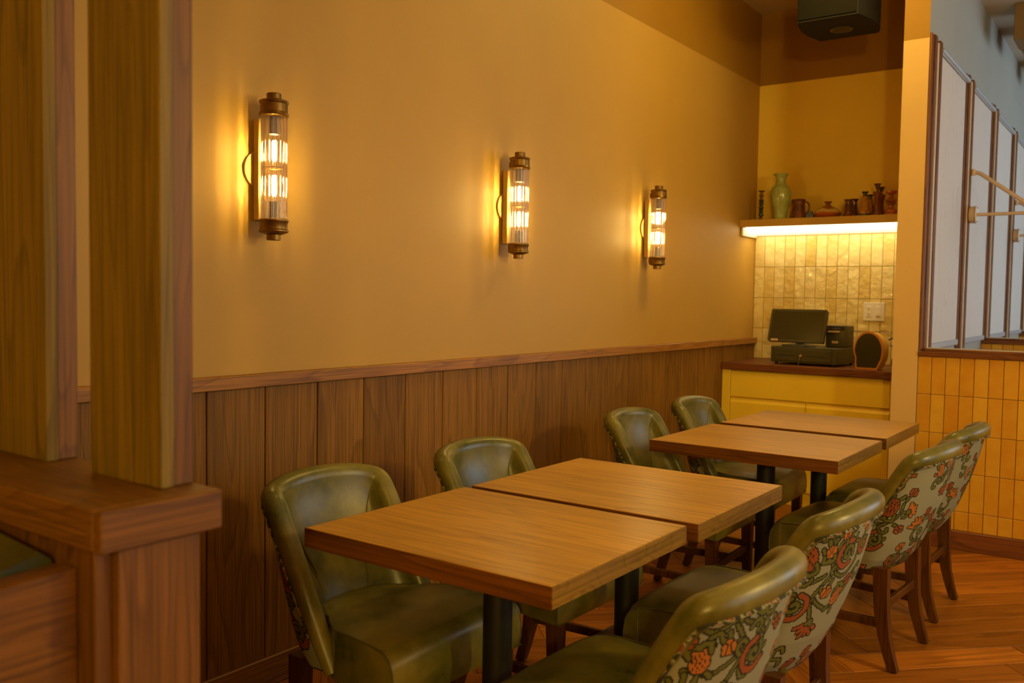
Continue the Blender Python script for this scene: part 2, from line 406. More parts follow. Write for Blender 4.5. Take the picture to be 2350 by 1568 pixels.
wp = multibox('wall_partition', [((XC0, YT, 0), (XC1, 13, 2.778), (0, 2, 0, 0, 0, 0)), ((XC0, YT, 2.778), (XC1, 13, ZC), (1, 2, 1, 1, 1, 1))],
              [M['tan'], M['brown'], M['greywall']], 'partition wall beside the alcove, its end painted tan')
fl = bx('floor', (-.15, -2.5, -.12), (5.55, 13, -.014), M['grout']); tag(fl, 'herringbone oak plank floor', None, None, 'structure')
ce = bx('ceiling', (-.15, -2.5, ZC), (5.55, 13, ZC+.12), M['ceil']); tag(ce, 'plain painted ceiling', None, None, 'structure')
multibox('wall_far', [((XC1, 12.85, 0), (5.55, 13, ZC), 0)], [M['greywall']], 'grey wall closing the far room')
multibox('wall_rear', [((0, -2.65, 0), (5.55, -2.5, ZC), 0)], [M['cream']], 'cream wall behind the dining area')
multibox('wall_street', [((5.4, -2.5, 0), (5.55, 13, .8), 0), ((5.4, -2.5, 2.9), (5.55, 13, ZC), 0), ((5.4, -2.5, .8), (5.55, .9, 2.9), 0),
                         ((5.4, 4.3, .8), (5.55, 6.8, 2.9), 0), ((5.4, 11.2, .8), (5.55, 13, 2.9), 0)], [M['cream']], 'street side wall with two wide window openings')
for i, (a, b_) in enumerate(((.9, 4.3), (6.8, 11.2))):
    e = tag(bx('window_%d' % (i+1), (5.41, a, .8), (5.5, b_, .85), M['white']), 'wide street window with white frame', None, None, 'structure')
    for k in range(5):
        yy = a+(b_-a)*k/4
        bx('window_frame', (5.43, yy-.03, .8), (5.49, yy+.03, 2.9), M['white'], e, off=(5.455, (a+b_)/2, .8))

# wainscot planks, cap rail, baseboard on the left wall
PW = .2283; y0 = 1.714
cam_y = [y0+PW*k for k in range(-16, 21)]
pm = boxmesh(.017, PW-.004, .93, M['plank'], .0025)
for k, yy in enumerate(cam_y):
    y1 = yy+PW
    if y1 > YB-.002:
        if YB-yy > .03: put('plank', boxmesh(.017, YB-yy-.004, .93, M['plank'], .0025), wl, (.0085, (yy+YB)/2, .095))
        break
    put('plank', pm, wl, (.0085, (yy+y1)/2, .095))
tag(bx('trim_1', (0, -2.4, 1.024), (.038, YB-.001, 1.067), M['plankY'], bev=.003), 'oak cap rail along the top of the wainscot', None, None, 'structure')
tag(bx('baseboard_left', (0, -2.4, 0), (.026, 5.74, .1), M['plankY'], bev=.003), 'oak baseboard under the wainscot planks', None, None, 'structure')

# alcove tiles
tp, th_ = .0738, .2205
for j in range(5):
    z0 = .917+th_*j
    if z0 > 1.76: break
    for i in range(17):
        x0 = .004+tp*i; x1 = min(x0+tp-.003, XC0-.002)
        if x1-x0 < .01: continue
        z1 = min(z0+th_-.003, 1.90)
        put('tile', boxmesh(x1-x0, .011, z1-z0, M['tileA'], .0018), wb, ((x0+x1)/2, YB-.0065+rnd.uniform(-.0006, .0006), z0), (rnd.uniform(-.004, .004), 0, rnd.uniform(-.006, .006)))
bx('grout_bed', (.0, YB-.006, .9), (XC0, YB-.0005, 1.90), M['groutA'], wb)

# low tiled walls crossing the partition, with wooden sills
def lowwall(name, yy, x1, label, ntile):
    o = multibox(name, [((XC1, yy, 0), (x1, yy+.14, 1.043), 0)], [M['grout']], label)
    z = .104; rows = [(.104, .207), (.207, .416), (.416, .625), (.625, .834), (.834, 1.043)]
    for z0, z1 in rows:
        for i in range(ntile):
            x0 = XC1+.001+.0704*i
            if x0+.0704 > x1: break
            put('tile', boxmesh(.0674, .010, z1-z0-.003, M['tileY'], .0015), o, (x0+.0352, yy-.003, z0+.0015), (0, 0, rnd.uniform(-.003, .003)))
    return o
lw1 = lowwall('wall_right', YT+.012, 3.6, 'low wall of stacked orange tiles below the wooden sill', 32)
lw2 = lowwall('wall_middle', 7.46, 3.6, 'second low tiled wall seen past the first sill', 14)
lw3 = lowwall('wall_end', 9.60, 3.6, 'third low tiled wall far down the room', 6)
tag(bx('baseboard_right', (XC1+.001, YT-.012, 0), (3.6, YT+.008, .104), M['walnutX'], bev=.003), 'dark oak baseboard below the orange tiles', None, None, 'structure')

# herringbone floor
FW, FL_ = .15, .75
fm = boxmesh(FL_-.0015, FW-.0015, .014, M['floorX'], .0012)
stuff = bmesh.new()
ca = math.cos(PI/4)
cells = []
for k in range(-70, 90):
    for mm in range(-14, 15):
        for kind in (0, 1):
            if kind == 0: cx, cy, rz = k*FW+mm*FL_+FL_/2, k*FW-mm*FL_+FW/2, 0
            else: cx, cy, rz = k*FW+mm*FL_+FW/2, (k+1)*FW-mm*FL_+FL_/2, PI/2
            X, Y = ca*(cx-cy)+1.58, ca*(cx+cy)-.077
            if -.1 < X < 5.3 and -2.4 < Y < 12.8: cells.append((X, Y, rz+PI/4))
n_ind = 0
for X, Y, rz in cells:
    if 0.0 < X < 2.75 and 1.3 < Y < 5.45:
        put('floor_plank', fm, fl, (X-2.7, Y-5.25, .106), (0, 0, rz)); n_ind += 1
    else:
        mt = Matrix.Translation((X-2.7, Y-5.25, .113)) @ Matrix.Rotation(rz, 4, 'Z')
        bmesh.ops.create_cube(stuff, size=1, matrix=mt @ Matrix.Diagonal((FL_-.0015, FW-.0015, .014, 1)))
me = bpy.data.meshes.new('floor_planks'); stuff.to_mesh(me); stuff.free(); me.materials.append(M['floorX'])
tag(put('floor_planking', me, fl), kind='stuff')

# ================================================================== PARTITION FRAMES, PANELS, WALL LAMPS
fy = [5.352, 6.41, 7.46, 8.53, 9.60]
places = ['beside the tan column end', 'behind the lamp bracket', 'where the second low tiled wall meets the partition', 'behind the farther lamp bracket', 'where the third low tiled wall meets the partition']
for i, yy in enumerate(fy):
    t = thing('frame_post', 'dark oak double post on the partition, '+places[i], 'post', (XC1, yy, 1.043), 0, 'oak posts on the partition')
    bx('post_board', (.001, -.010, 0), (.012, .040, 1.762), M['walnutZ'], t, .0015)
    bx('post_board', (.001, .042, 0), (.020, .100, 1.762), M['walnutZ'], t, .0015)
    tag(bx('metal_strip', (.001, .102, 0), (.025, .120, 1.73), M['white'], t), 'pale metal strip between the boards')
    bx('post_board', (.001, .122, 0), (.031, .178, 1.745), M['walnutZ'], t, .0015)
for i, yy in enumerate((YT+.002, 7.45, 9.59)):
    lab = ['dark oak sill frame on the low tiled wall next to the column', 'dark oak sill on the second low tiled wall', 'dark oak sill on the third low tiled wall'][i]
    t = thing('sill_frame', lab, 'sill', (XC1, yy, 1.043))
    bx('rail', (.001, -.012, 0), (2.26, .15, .026), M['walnutX'], t, .002)
    bx('rail', (.03, .010, .026), (2.26, .12, .042), M['walnutX'], t, .002)
    tag(bx('glazing_channel', (.04, .045, .042), (2.24, .062, .047), M['silver'], t), 'pale metal glazing channel')
for i in range(4):
    a, b_ = fy[i]+.185, fy[i+1]-.016
    lab = ['first veined pale fabric panel, next to the column', 'second veined pale fabric panel, behind the lamp arm', 'third veined pale fabric panel from the column', 'fourth veined pale fabric panel, farthest from the column'][i]
    t = thing('wall_panel', lab, 'panel', (XC1, (a+b_)/2, 1.07), 0, 'fabric panels on the partition')
    h = (b_-a)/2
    bx('fabric', (.001, -h, .0), (.008, h, 1.68), M['fabricpanel'], t)
    put('rod', tube([(.022, -h, 1.685), (.022, h, 1.685)], .016, M['silver'], 12), t)
    bx('bottom_bar', (.004, -h, .0), (.022, h, .035), M['silver'], t, .003)
for i, (yy, lab) in enumerate(((6.42+.22, 'cream jointed wall lamp on the second oak post'), (8.54+.22, 'cream jointed wall lamp on the fourth oak post'))):
    t = thing('wall_lamp', lab, 'lamp', (XC1+.032, yy-.07, 1.918), 0, 'jointed wall lamps')
    b0 = put('mount', lathe([(.052, 0), (.055, .004), (.055, .034), (.052, .038)], 28, M['lampcream']), t, (0, 0, 0), (0, PI/2, 0))
    put('cover_plate', lathe([(.061, 0), (.062, .001), (.062, .005), (.061, .006)], 28, M['white']), b0, (0, 0, .038))
    for dz in (-.045, .045): put('screw', lathe([(.005, 0), (.005, .003)], 10, M['darkmetal']), b0, (dz, 0, .044))
    put('arm', tube([(.044, 0, 0), (.40, 0, 0)], .011, M['lampcream'], 12), t)
    put('brace', tube([(.02, 0, .277), (.055, 0, .265), (.37, 0, .025)], .013, M['lampcream'], 12), t)
    put('pivot', lathe([(.014, -.02), (.016, -.012), (.016, .012), (.014, .02)], 16, M['lampcream']), t, (.012, 0, .277))
    put('pivot', lathe([(.016, -.03), (.02, -.02), (.02, .03), (.016, .04)], 16, M['lampcream']), t, (.39, 0, .0))
    put('lamp_shade', lathe([(.02, .0), (.03, -.005), (.05, -.06), (.075, -.11), (.073, -.112), (.045, -.06), (.02, -.012)], 28, M['lampcream']), t, (.43, 0, -.03))

# beams
for yy, xe, zz in ((7.05, 1.52, 3.14), (7.62, 1.50, 3.20), (8.7, 1.50, 3.20), (9.8, 1.50, 3.20)):
    tag(bx('ceiling_beam', (xe, yy, zz), (5.38, yy+.3, ZC-.001), M['beam'], bev=.004), 'brown boxed beam under the far ceiling', 'beam', 'brown ceiling beams')

# ================================================================== DIVIDER, POSTS, BENCH
t = thing('divider', 'low oak divider wall with a thick cap, in front of the panelled wall', 'divider', (.7, .665, 0))
bx('core', (-.698, -.078, 0), (.680, .045, 1.013), M['divZ'], t, .002)
bx('cap', (-.698, -.086, 1.014), (.690, .087, 1.067), M['divX'], t, .002)
bx('cap_end', (.6905, -.086, 1.014), (.709, .087, 1.067), M['divY'], t, .002)
bx('end_board', (.681, -.055, 0), (.694, .062, 1.0135), M['divZ'], t, .001)
for x0, lab in ((1.173, 'oak post standing at the end of the divider cap'), (.868, 'oak post farther in on the divider cap'), (.563, 'oak post on the divider cap toward the wall'), (.258, 'oak post on the divider cap closest to the wall')):
    t = thing('wooden_post', lab, 'post', (x0+.089, .724, 1.0675), 0, 'oak posts on the divider')
    bx('board', (-.089, -.027, 0), (.089, -.007, 2.32), M['postZ'], t, .0015)
    bx('board', (-.089, -.006, 0), (.083, .027, 2.32), M['divZ'], t, .0015)
t = thing('booth_bench', 'booth bench with green leather back and oak end panel, against the divider', 'bench', (.7, .3, 0))
def bench_end():
    prof = [(-.75, 0), (.285, 0), (.285, .985), (.22, .982), (.18, .978)]
    for k in range(1, 9):
        a = k/8*PI/2; prof.append((.18-.09*math.sin(a), .888+.09*math.cos(a)))
    prof += [(.05, .62), (-.05, .56), (-.75, .54)]
    return loft([[(x, y, z) for y, z in prof] for x in (.600, .640)], M['divY'], 'end_panel', 30)
put('end_panel', bench_end(), t)
def pad(w, prof, mat, name):
    secs = []
    for k in range(9):
        f = -1+2*k/8; s = 1-.06*abs(f)**4
        cxm = np.mean([p[0] for p in prof]); czm = np.mean([p[1] for p in prof])
        secs.append([(f*w, cxm+(p[0]-cxm)*s, czm+(p[1]-czm)*s) for p in prof])
    return loft(secs, mat, name, 50)
bc = put('back_cushion', pad(.595, [(.27, .5), (.284, .75), (.284, 1.0), (.27, 1.012), (.22, 1.0), (.16, .975), (.10, .92), (.07, .8), (.06, .6), (.05, .5)], M['benchleather'], 'back_cushion'), t)
put('piping', tube([(-.59, .165, .982), (.585, .165, .982)], .006, M['benchleather'], 8), bc)
put('piping', tube([(-.59, .19, .995), (.585, .19, .995)], .005, M['benchleather'], 8), bc)
put('seat_cushion', pad(.595, [(.06, .36), (.06, .47), (-.3, .48), (-.68, .48), (-.73, .46), (-.74, .42), (-.73, .36)], M['benchleather'], 'seat_cushion'), t)
bx('base', (-.59, -.70, 0), (.595, .25, .36), M['divY'], t)

# ================================================================== ALCOVE: CABINET, WORKTOP, SHELF
XR = XC0-.002
t = thing('cabinet', 'mustard painted cabinet with handleless drawer and two doors in the alcove', 'cabinet', (.6, 5.9, 0))
o = (.6, 5.9, 0)
def cb(name, lo, hi, mat, parent=t, bev=.0015): return bx(name, lo, hi, mat, parent, bev, off=o)
cb('body', (.02, 5.80, 0), (XR, 6.355, .868), M['cab'])
cb('filler', (.02, 5.775, .0), (.078, 5.8, .868), M['cab'])
cb('filler', (1.103, 5.775, .0), (XR, 5.8, .868), M['cab'])
def front(name, x0, x1, z0, z1):
    d = .0215; poly = [(5.798, z0), (5.7765, z0), (5.7765, z1-.034), (5.792, z1-.006), (5.798, z1)]
    me_ = loft([[(x, y-5.9, z) for y, z in poly] for x in (x0-.6, x1-.6)], M['cab'], name, None)
    return put(name, me_, t)
front('drawer', .082, 1.100, .689, .866)
front('door', .082, .588, .10, .684)
front('door', .592, 1.100, .10, .684)
cb('plinth', (.02, 5.83, 0.0), (XR, 5.835, .09), M['cab'])
tag(bx('worktop', (.018, 5.757, .869), (XR, 6.355, .915), M['walnutX'], bev=.003), 'dark oak worktop on the mustard cabinet', 'worktop')

t = thing('wall_shelf', 'painted wall shelf over the tiles with a glowing light strip below', 'shelf', (.6, 6.2, 1.79))
o = (.6, 6.2, 1.79)
bx('board', (.001, 6.055, 1.845), (XR, 6.369, 1.895), M['cream'], t, .002, off=o)
bx('light_channel', (.022, 6.13, 1.786), (XR, 6.149, 1.8445), M['cover'], t, .003, off=o)
bx('diffuser', (.022, 6.15, 1.800), (XR, 6.30, 1.8445), M['diff'], t, .002, off=o)
bx('end_cap', (.006, 6.075, 1.786), (.021, 6.34, 1.8445), M['white'], t, .002, off=o)
bx('light_strip', (.03, 6.10, 1.8365), (XR, 6.114, 1.8445), M['led'], t, off=o)

# outlet
t = thing('outlet_plate', 'white double wall outlet plate on the glazed tiles', 'outlet', (.8455, YB-.0125, 1.209))
bx('plate', (-.0675, -.006, 0), (.0675, 0, .125), M['white'], t, .002)
bx('insert', (-.047, -.009, .028), (-.013, -.0055, .098), M['white'], t, .001)
bx('insert', (.013, -.009, .028), (.047, -.0055, .098), M['white'], t, .001)
bx('switch', (.016, -.012, .034), (.044, -.0085, .062), M['white'], t, .001)
for dz in (.04, .075):
    for dx in (-.037, -.025): bx('slot', (dx-.0015, -.0095, dz+.002), (dx+.0015, -.0088, dz+.010), M['blackpl'], t)
    put('slot', lathe([(.0025, 0), (.0025, .001)], 10, M['blackpl']), t, (-.031, -.0088, dz-.003), (PI/2, 0, 0))

# ---------------------------------------------------------------- things on the worktop
ZW = .9155
t = thing('cash_drawer', 'dark metal cash drawer under the screen, key in its lock', 'cash drawer', (.545, 6.05, ZW), math.radians(-4))
bx('case', (-.22, -.18, .014), (.22, .20, .118), M['blackpl'], t, .003)
fr = bx('drawer_front', (-.195, -.186, .026), (.19, -.1795, .104), M['blackpl'], t, .002)
for a in ((-.165, -.045), (.03, .15)): bx('slot', (a[0], -.1875, .060), (a[1], -.1862, .064), M['cable'], t)
lock = put('lock', lathe([(.009, 0), (.010, .002), (.010, .006), (.008, .008)], 18, M['chrome']), t, (-.012, -.186, .062), (PI/2, 0, 0))
put('key', lathe([(.011, -.001), (.012, 0), (.011, .001)], 16, M['chrome']), t, (-.012, -.203, .060), (0, PI/2, 0))
put('key_chain', tube(catmull([(-.012, -.205, .055), (-.014, -.206, .035), (-.018, -.204, .018), (-.02, -.204, .006)], 5), .0022, M['chrome'], 6), t)
for sx in (-.19, .19):
    for sy in (-.15, .17): put('foot', lathe([(.010, 0), (.012, .014)], 12, M['cable']), t, (sx, sy, 0))
bx('brand_mark', (-.188, -.1868, .094), (-.155, -.1858, .097), M['cable'], t)
t = thing('touch_screen', 'black tilted touch screen standing on the cash drawer', 'screen', (.462, 6.00, ZW+.119), math.radians(-4))
put('foot_plate', lathe([(.085, 0), (.09, .003), (.085, .010), (.03, .016)], 30, M['blackpl'], mod=lambda r, z, a: r*(1.25 if abs(math.cos(a)) > .5 else 1.1)), t)
put('neck', tube([(0, .02, .01), (0, .035, .09)], .03, M['blackpl'], 14), t)
def rrect(w, h, r, n=5):
    out = []
    for cx, cz, a0 in ((w-r, h-r, 0), (-w+r, h-r, 90), (-w+r, -h+r, 180), (w-r, -h+r, 270)):
        for k in range(n+1):
            a = math.radians(a0+90*k/n); out.append((cx+r*math.cos(a), cz+r*math.sin(a)))
    return out
def slab(w, h, r, d0, d1, mat, name): return loft([[(x, y, z) for x, z in rrect(w, h, r)] for y in (d0, d1)], mat, name, 40)
tilt = math.radians(-17)
hd = put('bezel', slab(.192, .113, .014, -.012, .014, M['blackpl'], 'bezel'), t, (0, -.03, .135), (tilt, 0, 0))
put('display', slab(.176, .097, .003, -.0135, -.0118, M['screen'], 'display'), hd)
st = bx('sticker', (-.165, -.0145, -.110), (-.118, -.0122, -.096), M['sticker'], hd)
bx('print', (-.035/2, -.0018, .005), (.035/2, -.0010, .009), M['stickertext'], st)
t = thing('receipt_printer', 'black receipt printer standing on the cash drawer', 'printer', (.695, 6.115, ZW+.119), math.radians(-4))
bx('case', (-.064, -.085, 0), (.064, .085, .142), M['blackpl'], t, .008, 2)
bx('lid', (-.060, -.0865, .112), (.060, -.02, .1435), M['cable'], t, .003)
bx('paper', (-.045, -.098, .100), (.032, -.084, .109), M['sticker'], t)
st = bx('sticker', (-.020, -.0865, .028), (.020, -.0845, .042), M['sticker'], t)
bx('print', (-.014, -.0017, .005), (.014, -.0009, .009), M['stickertext'], st)
bx('button', (-.058, -.088, .122), (-.038, -.086, .131), M['red'], t, .001)
for k in range(6): bx('indicator', (-.022+.010*k, -.088, .124), (-.018+.010*k, -.0862, .126), M['sticker'], t)
bx('side_slot', (.0635, .02, .085), (.0648, .026, .105), M['cable'], t)
# log-shaped dark glass panel
t = thing('tabletop_mirror', 'egg-shaped dark glass mirror in an orange wooden frame on the worktop', 'mirror', (.95, 5.87, ZW), math.radians(-8))
egg = [(-.072, 0), (-.078, .03), (-.078, .07), (-.09, .105), (-.088, .145), (-.072, .19), (-.045, .222), (-.008, .238), (.032, .232), (.066, .205), (.088, .165), (.096, .12), (.09, .07), (.074, .03), (.06, 0)]
eg = [tuple(p) for p in catmull([(x, z, 0) for x, z in egg], 3)]
eg = [(p[0], p[1]) for p in eg]
def eggs(s, d0, d1, mat, name, s2=None):
    f = lambda s_: [((x-.003)*s_+.003, (z-.115)*s_+.115) for x, z in eg]
    a, b_ = f(s), f(s2 or s)
    return loft([[(x, d0, z) for x, z in a], [(x, d1, z) for x, z in b_]], mat, name, 40)
put('frame', eggs(1, -.03, -.012, M['orangerim'], 'frame'), t)
put('glass', eggs(.90, -.0315, -.029, M['screen'], 'glass'), t)
put('case', eggs(.985, -.0118, .075, M['blondwood'], 'case', .93), t)
t = thing('glass_jar', 'small dark round jar behind the orange framed mirror', 'jar', (1.10, 6.02, ZW))
put('body', lathe([(.03, 0), (.045, .006), (.055, .03), (.055, .055), (.045, .08), (.032, .092), (.033, .10), (.028, .10)], 28, M['darkmetal']), t)
t = thing('cable', 'black cable looped behind the orange framed mirror', 'cable', (1.04, 6.13, ZW))
put('cord', tube(catmull([(-.03, -.05, .18), (.02, -.03, .20), (.055, -.02, .16), (.062, -.03, .11), (.05, -.02, .05), (.07, .05, .004)], 7), .005, M['cable'], 8), t)
t = thing('cable', 'thin blue cable hanging behind the orange framed mirror', 'cable', (1.05, 6.10, ZW))
put('cord', tube(catmull([(-.02, -.06, .15), (.03, -.07, .13), (.05, -.06, .10), (.035, -.06, .06), (.0, -.05, .04)], 7), .0035, M['bluecable'], 8), t)

# ---------------------------------------------------------------- things on the shelf
ZS = 1.8955
def item(name, label, cat, x, y=6.15, group=None): return thing(name, label, cat, (2.4345+(x-2.4345)*y/6.2, y, ZS), 0, group)
t = item('candlestick', 'slim twisted dark brass candlestick next to the green vase', 'candlestick', .099)
prof = [(.022, 0), (.023, .004), (.012, .010), (.008, .02), (.012, .028)]
put('base', lathe(prof, 20, M['brasst']), t)
tw = [(.0105+.005*abs(math.sin(2*PI*(z-.028)/.05)), z) for z in np.linspace(.028, .148, 25)]
put('stem', lathe(tw, 20, M['darkmetal'], mod=lambda r, z, a: r*(1+.12*math.cos(2*a+z*140))), t)
put('cup', lathe([(.008, .148), (.007, .158), (.015, .170), (.015, .178), (.008, .186), (.008, .195), (.024, .203), (.025, .206), (.008, .206)], 20, M['brasst']), t)
t = item('vase', 'tall celadon green vase with flared neck', 'vase', .236)
put('body', lathe([(.040, 0), (.043, .004), (.044, .03), (.052, .075), (.064, .125), (.070, .165), (.069, .195), (.058, .222), (.040, .236), (.034, .25), (.033, .275), (.038, .295), (.050, .310), (.052, .314), (.044, .312), (.03, .29), (.028, .26)], 40, M['celadon']), t)
t = item('jug', 'brown glazed jug with a loop handle', 'jug', .366)
put('body', lathe([(.053, 0), (.053, .006), (.048, .03), (.043, .07), (.040, .105), (.040, .118), (.045, .128), (.044, .133), (.038, .124), (.036, .10)], 32, M['brownglaze']), t)
put('handle', tube(catmull([(.038, 0, .112), (.056, 0, .112), (.070, 0, .09), (.068, 0, .06), (.054, 0, .035), (.046, 0, .028)], 6), .006, M['brownglaze'], 8), t)
put('spout', tube([(-.036, 0, .112), (-.046, 0, .130)], [.014, .010], M['brownglaze'], 10), t)
t = item('figurine', 'small blue ornament of three stacked rolls beside the jug', 'ornament', .448, 6.12)
for dx, dz in ((-.013, .0135), (.013, .0135), (0, .036)):
    rl = put('roll', lathe([(.0125, -.018), (.0135, -.015), (.0135, .015), (.0125, .018)], 20, M['blue']), t, (dx, 0, dz), (PI/2, 0, 0))
    put('swirl', tube([(.0095*math.cos(a)*(1-.06*a), .0095*math.sin(a)*(1-.06*a), .0182) for a in np.linspace(0, 12, 30)], .0012, M['bluecable'], 6), rl)
t = item('vase', 'squat round vase with orange and cream bands and narrow neck', 'vase', .563)
put('body', lathe([(.060, 0), (.066, .003), (.083, .016), (.0885, .028), (.082, .044), (.060, .062), (.035, .074), (.021, .083), (.0155, .093), (.0175, .100), (.026, .104), (.026, .109), (.018, .110), (.012, .10)], 40, M['squat']), t)
def budvase(x, y, h, lab):
    t = item('bud_vase', lab, 'vase', x, y, 'brown bud vases')
    put('body', lathe([(.036, 0), (.038, .005), (.030, .014), (.024, .028), (.0215, .055), (.0195, h-.022), (.0215, h-.010), (.030, h-.002), (.030, h), (.022, h-.002), (.016, h-.02)], 28, M['brownglaze']), t)
budvase(.698, 6.12, .112, 'brown glazed bud vase standing in front of its taller twin')
budvase(.735, 6.27, .130, 'taller brown glazed bud vase behind its twin')
def texlamp(x, y, s, lab):
    t = item('bottle', lab, 'bottle', x, y, 'amber textured bottles')
    put('base', lathe([(.040*s, 0), (.041*s, .004), (.038*s, .012), (.034*s, .014)], 24, M['darkmetal']), t)
    pr_ = [(.036*s*(1-.55*(z/.115)**1.0)+.003*math.sin(z*420), .014+z*s) for z in np.linspace(0, .115, 24)]
    b_ = put('glass', lathe(pr_, 28, M['amber'], mod=lambda r, z, a: r*(1+.05*math.sin(7*a+z*160))), t)
    z = .014+.115*s
    put('cap', lathe([(.014*s, z), (.012*s, z+.01), (.013*s, z+.018), (.021*s, z+.024), (.021*s, z+.03), (.01*s, z+.03)], 20, M['darkmetal']), t)
texlamp(.803, 6.12, 1.0, 'amber textured glass bottle with dark cap, in front of a matching one')
texlamp(.836, 6.28, .97, 'amber textured glass bottle with dark cap, behind a matching one')
def ribstick(x, y, s, lab):
    t = item('candlestick', lab, 'candlestick', x, y, 'ribbed red candlesticks')
    pr_ = [(s*(.028-.0125*math.sin(min(1, z/.09)*PI/2)+.012*max(0, (z-.09)/.06)**1.6)+.0012*math.sin(z*700), z*s) for z in np.linspace(0, .152, 44)]
    put('stem', lathe(pr_, 24, M['redwood']), t)
    put('cup', lathe([(.012, .152*s), (.007, .160*s), (.006, .168*s), (.012, .178*s), (.0165, .194*s), (.024, .203*s), (.023, .205*s), (.012, .198*s)], 22, M['brasst']), t)
ribstick(.880, 6.12, 1.0, 'tall ribbed dark red candlestick, in front of its twin')
ribstick(.905, 6.27, .98, 'tall ribbed dark red candlestick, behind its twin')
t = item('candle_holder', 'turned orange and brown candle holder of stacked discs next to the column', 'candle holder', .968, 6.13)
put('body', lathe([(.036, 0), (.037, .006), (.033, .012), (.038, .022), (.038, .032), (.024, .042), (.017, .048), (.016, .064), (.018, .069), (.031, .073), (.031, .077), (.024, .081), (.033, .090), (.033, .098), (.020, .108), (.014, .114), (.0135, .128), (.018, .134), (.034, .142), (.036, .154), (.033, .156), (.02, .146)], 32, M['orangewood']), t)

# ================================================================== LOUDSPEAKER
t = thing('loudspeaker', 'black loudspeaker hanging in the alcove, port in its underside', 'speaker', (.855, 5.32, 2.90))
pl = [(-.165, -.215), (.165, -.215)]
pl += [(.165+.035*math.sin(PI*k/9)+.012*k/9, -.215+.43*k/9) for k in range(1, 9)]
pl += [(.165, .215), (-.165, .215)]
pl += [(-.165-.035*math.sin(PI*k/9), .215-.43*k/9) for k in range(1, 9)]
put('cabinet', prism(pl, 0, .46, M['spk'], 'cabinet', 30), t)
put('port', lathe([(.062, -.001), (.064, -.004), (.058, -.007), (.047, -.004), (.046, -.0005)], 36, M['blackpl']), t, (.008, .03, 0))
put('port_hole', lathe([(.045, -.0045), (.045, -.004)], 36, M['cable']), t, (.008, .03, 0))
bx('grille', (-.16, -.222, .01), (.16, -.2155, .45), M['grille'], t, .002)
bx('bracket', (-.03, -.03, .46), (.03, .03, ZC-2.90-.0005), M['black'], t)

# ================================================================== SCONCES
def make_sconce():
    t = thing('wall_sconce', '', 'sconce', (0, 0, 1.737), 0, 'glass rod wall sconces')
    put('canopy', lathe([(.062, .0005), (.062, .007), (.060, .009)], 40, M['platebrass']), t, (0, .007, 0), (0, PI/2, 0))
    bx('back_plate', (.0095, -.021, -.166), (.036, .025, .162), M['platebrass'], t, .002)
    ax = .086
    cap = [(.040, .163), (.046, .166), (.0475, .170), (.046, .175), (.0435, .178), (.0435, .203), (.0465, .207), (.0475, .211), (.045, .214), (.030, .218), (.0235, .2185), (.0235, .236), (.022, .238)]
    tc_ = put('cap', lathe(cap, 36, M['bronze']), t, (ax, 0, 0))
    low = [(.040, -.163), (.047, -.166), (.0475, -.170), (.046, -.174), (.0435, -.178), (.0435, -.196), (.0475, -.200), (.0475, -.204), (.044, -.207), (.026, -.214), (.0225, -.2145), (.0225, -.231), (.021, -.232)]
    put('cap', lathe(low[::-1], 36, M['bronze']), t, (ax, 0, 0))
    for s in (-1, 1): bx('arm', (.036, -.012, s*.185-.012), (ax-.040, .012, s*.185+.012), M['bronze'], t)
    rod = lathe([(.0058, -.163), (.0058, .163)], 10, M['glass'], 60)
    for k in range(18):
        a = 2*PI*k/18+.1
        put('glass_rod', rod, t, (ax+.037*math.cos(a), .037*math.sin(a), 0))
    put('centre_ring', tube([(ax+.030*math.cos(a), .030*math.sin(a), 0) for a in np.linspace(0, 2*PI, 37)], .0014, M['bronze'], 6, caps=False), t)
    for s in (-1, 1):
        put('socket', lathe([(.015, 0), (.015, .055)], 20, M['white']), t, (ax, 0, s*.163-(0 if s < 0 else .055)))
        g = put('bulb', lathe([(.010, -.046), (.012, -.04), (.012, .04), (.010, .046)], 18, M['bulbtube']), t, (ax, 0, s*.056))
        put('filament', lathe([(.0025, -.032), (.0045, -.028), (.0045, .028), (.0025, .032)], 12, M['bulb']), g)
    return t
labs = ['glass rod wall sconce nearest the wooden divider posts', 'middle glass rod wall sconce of the three', 'glass rod wall sconce nearest the alcove shelf']
s0 = make_sconce()
for i, yy in enumerate((1.918, 3.283, 4.642)):
    s = s0 if i == 0 else copy_tree(s0)
    s.location = (0, yy, 1.737); s['label'] = labs[i]

# unseen ceiling spots added as warm ambient fill
def fill_downlight(x, y, power, lab):
    t = thing('downlight', lab, 'ceiling light', (x, y, ZC-.001), 0, 'recessed ceiling lights')
    put('trim_ring', lathe([(.055, 0), (.075, 0), (.075, -.006), (.055, -.01)], 30, M['white']), t)
    d = bpy.data.lights.new('lamp', 'SPOT'); d.energy = power; d.color = WARM; d.spot_size = math.radians(110); d.spot_blend = .9; d.shadow_soft_size = .06
    o = bpy.data.objects.new('lamp', d); COL.objects.link(o); o.parent = t; o.location = (0, 0, -.02)
for k, (x, y) in enumerate(((1.15, 2.1), (1.15, 4.0), (2.6, 1.0), (2.6, 3.2), (3.9, 2.0), (3.9, 5.0))):
    fill_downlight(x, y, DOWN_W, ['recessed ceiling light over the paired tables near the divider', 'recessed ceiling light over the paired tables near the alcove', 'recessed ceiling light over the aisle by the divider', 'recessed ceiling light over the aisle by the chairs', 'recessed ceiling light near the first street window', 'recessed ceiling light between the street windows'][k])

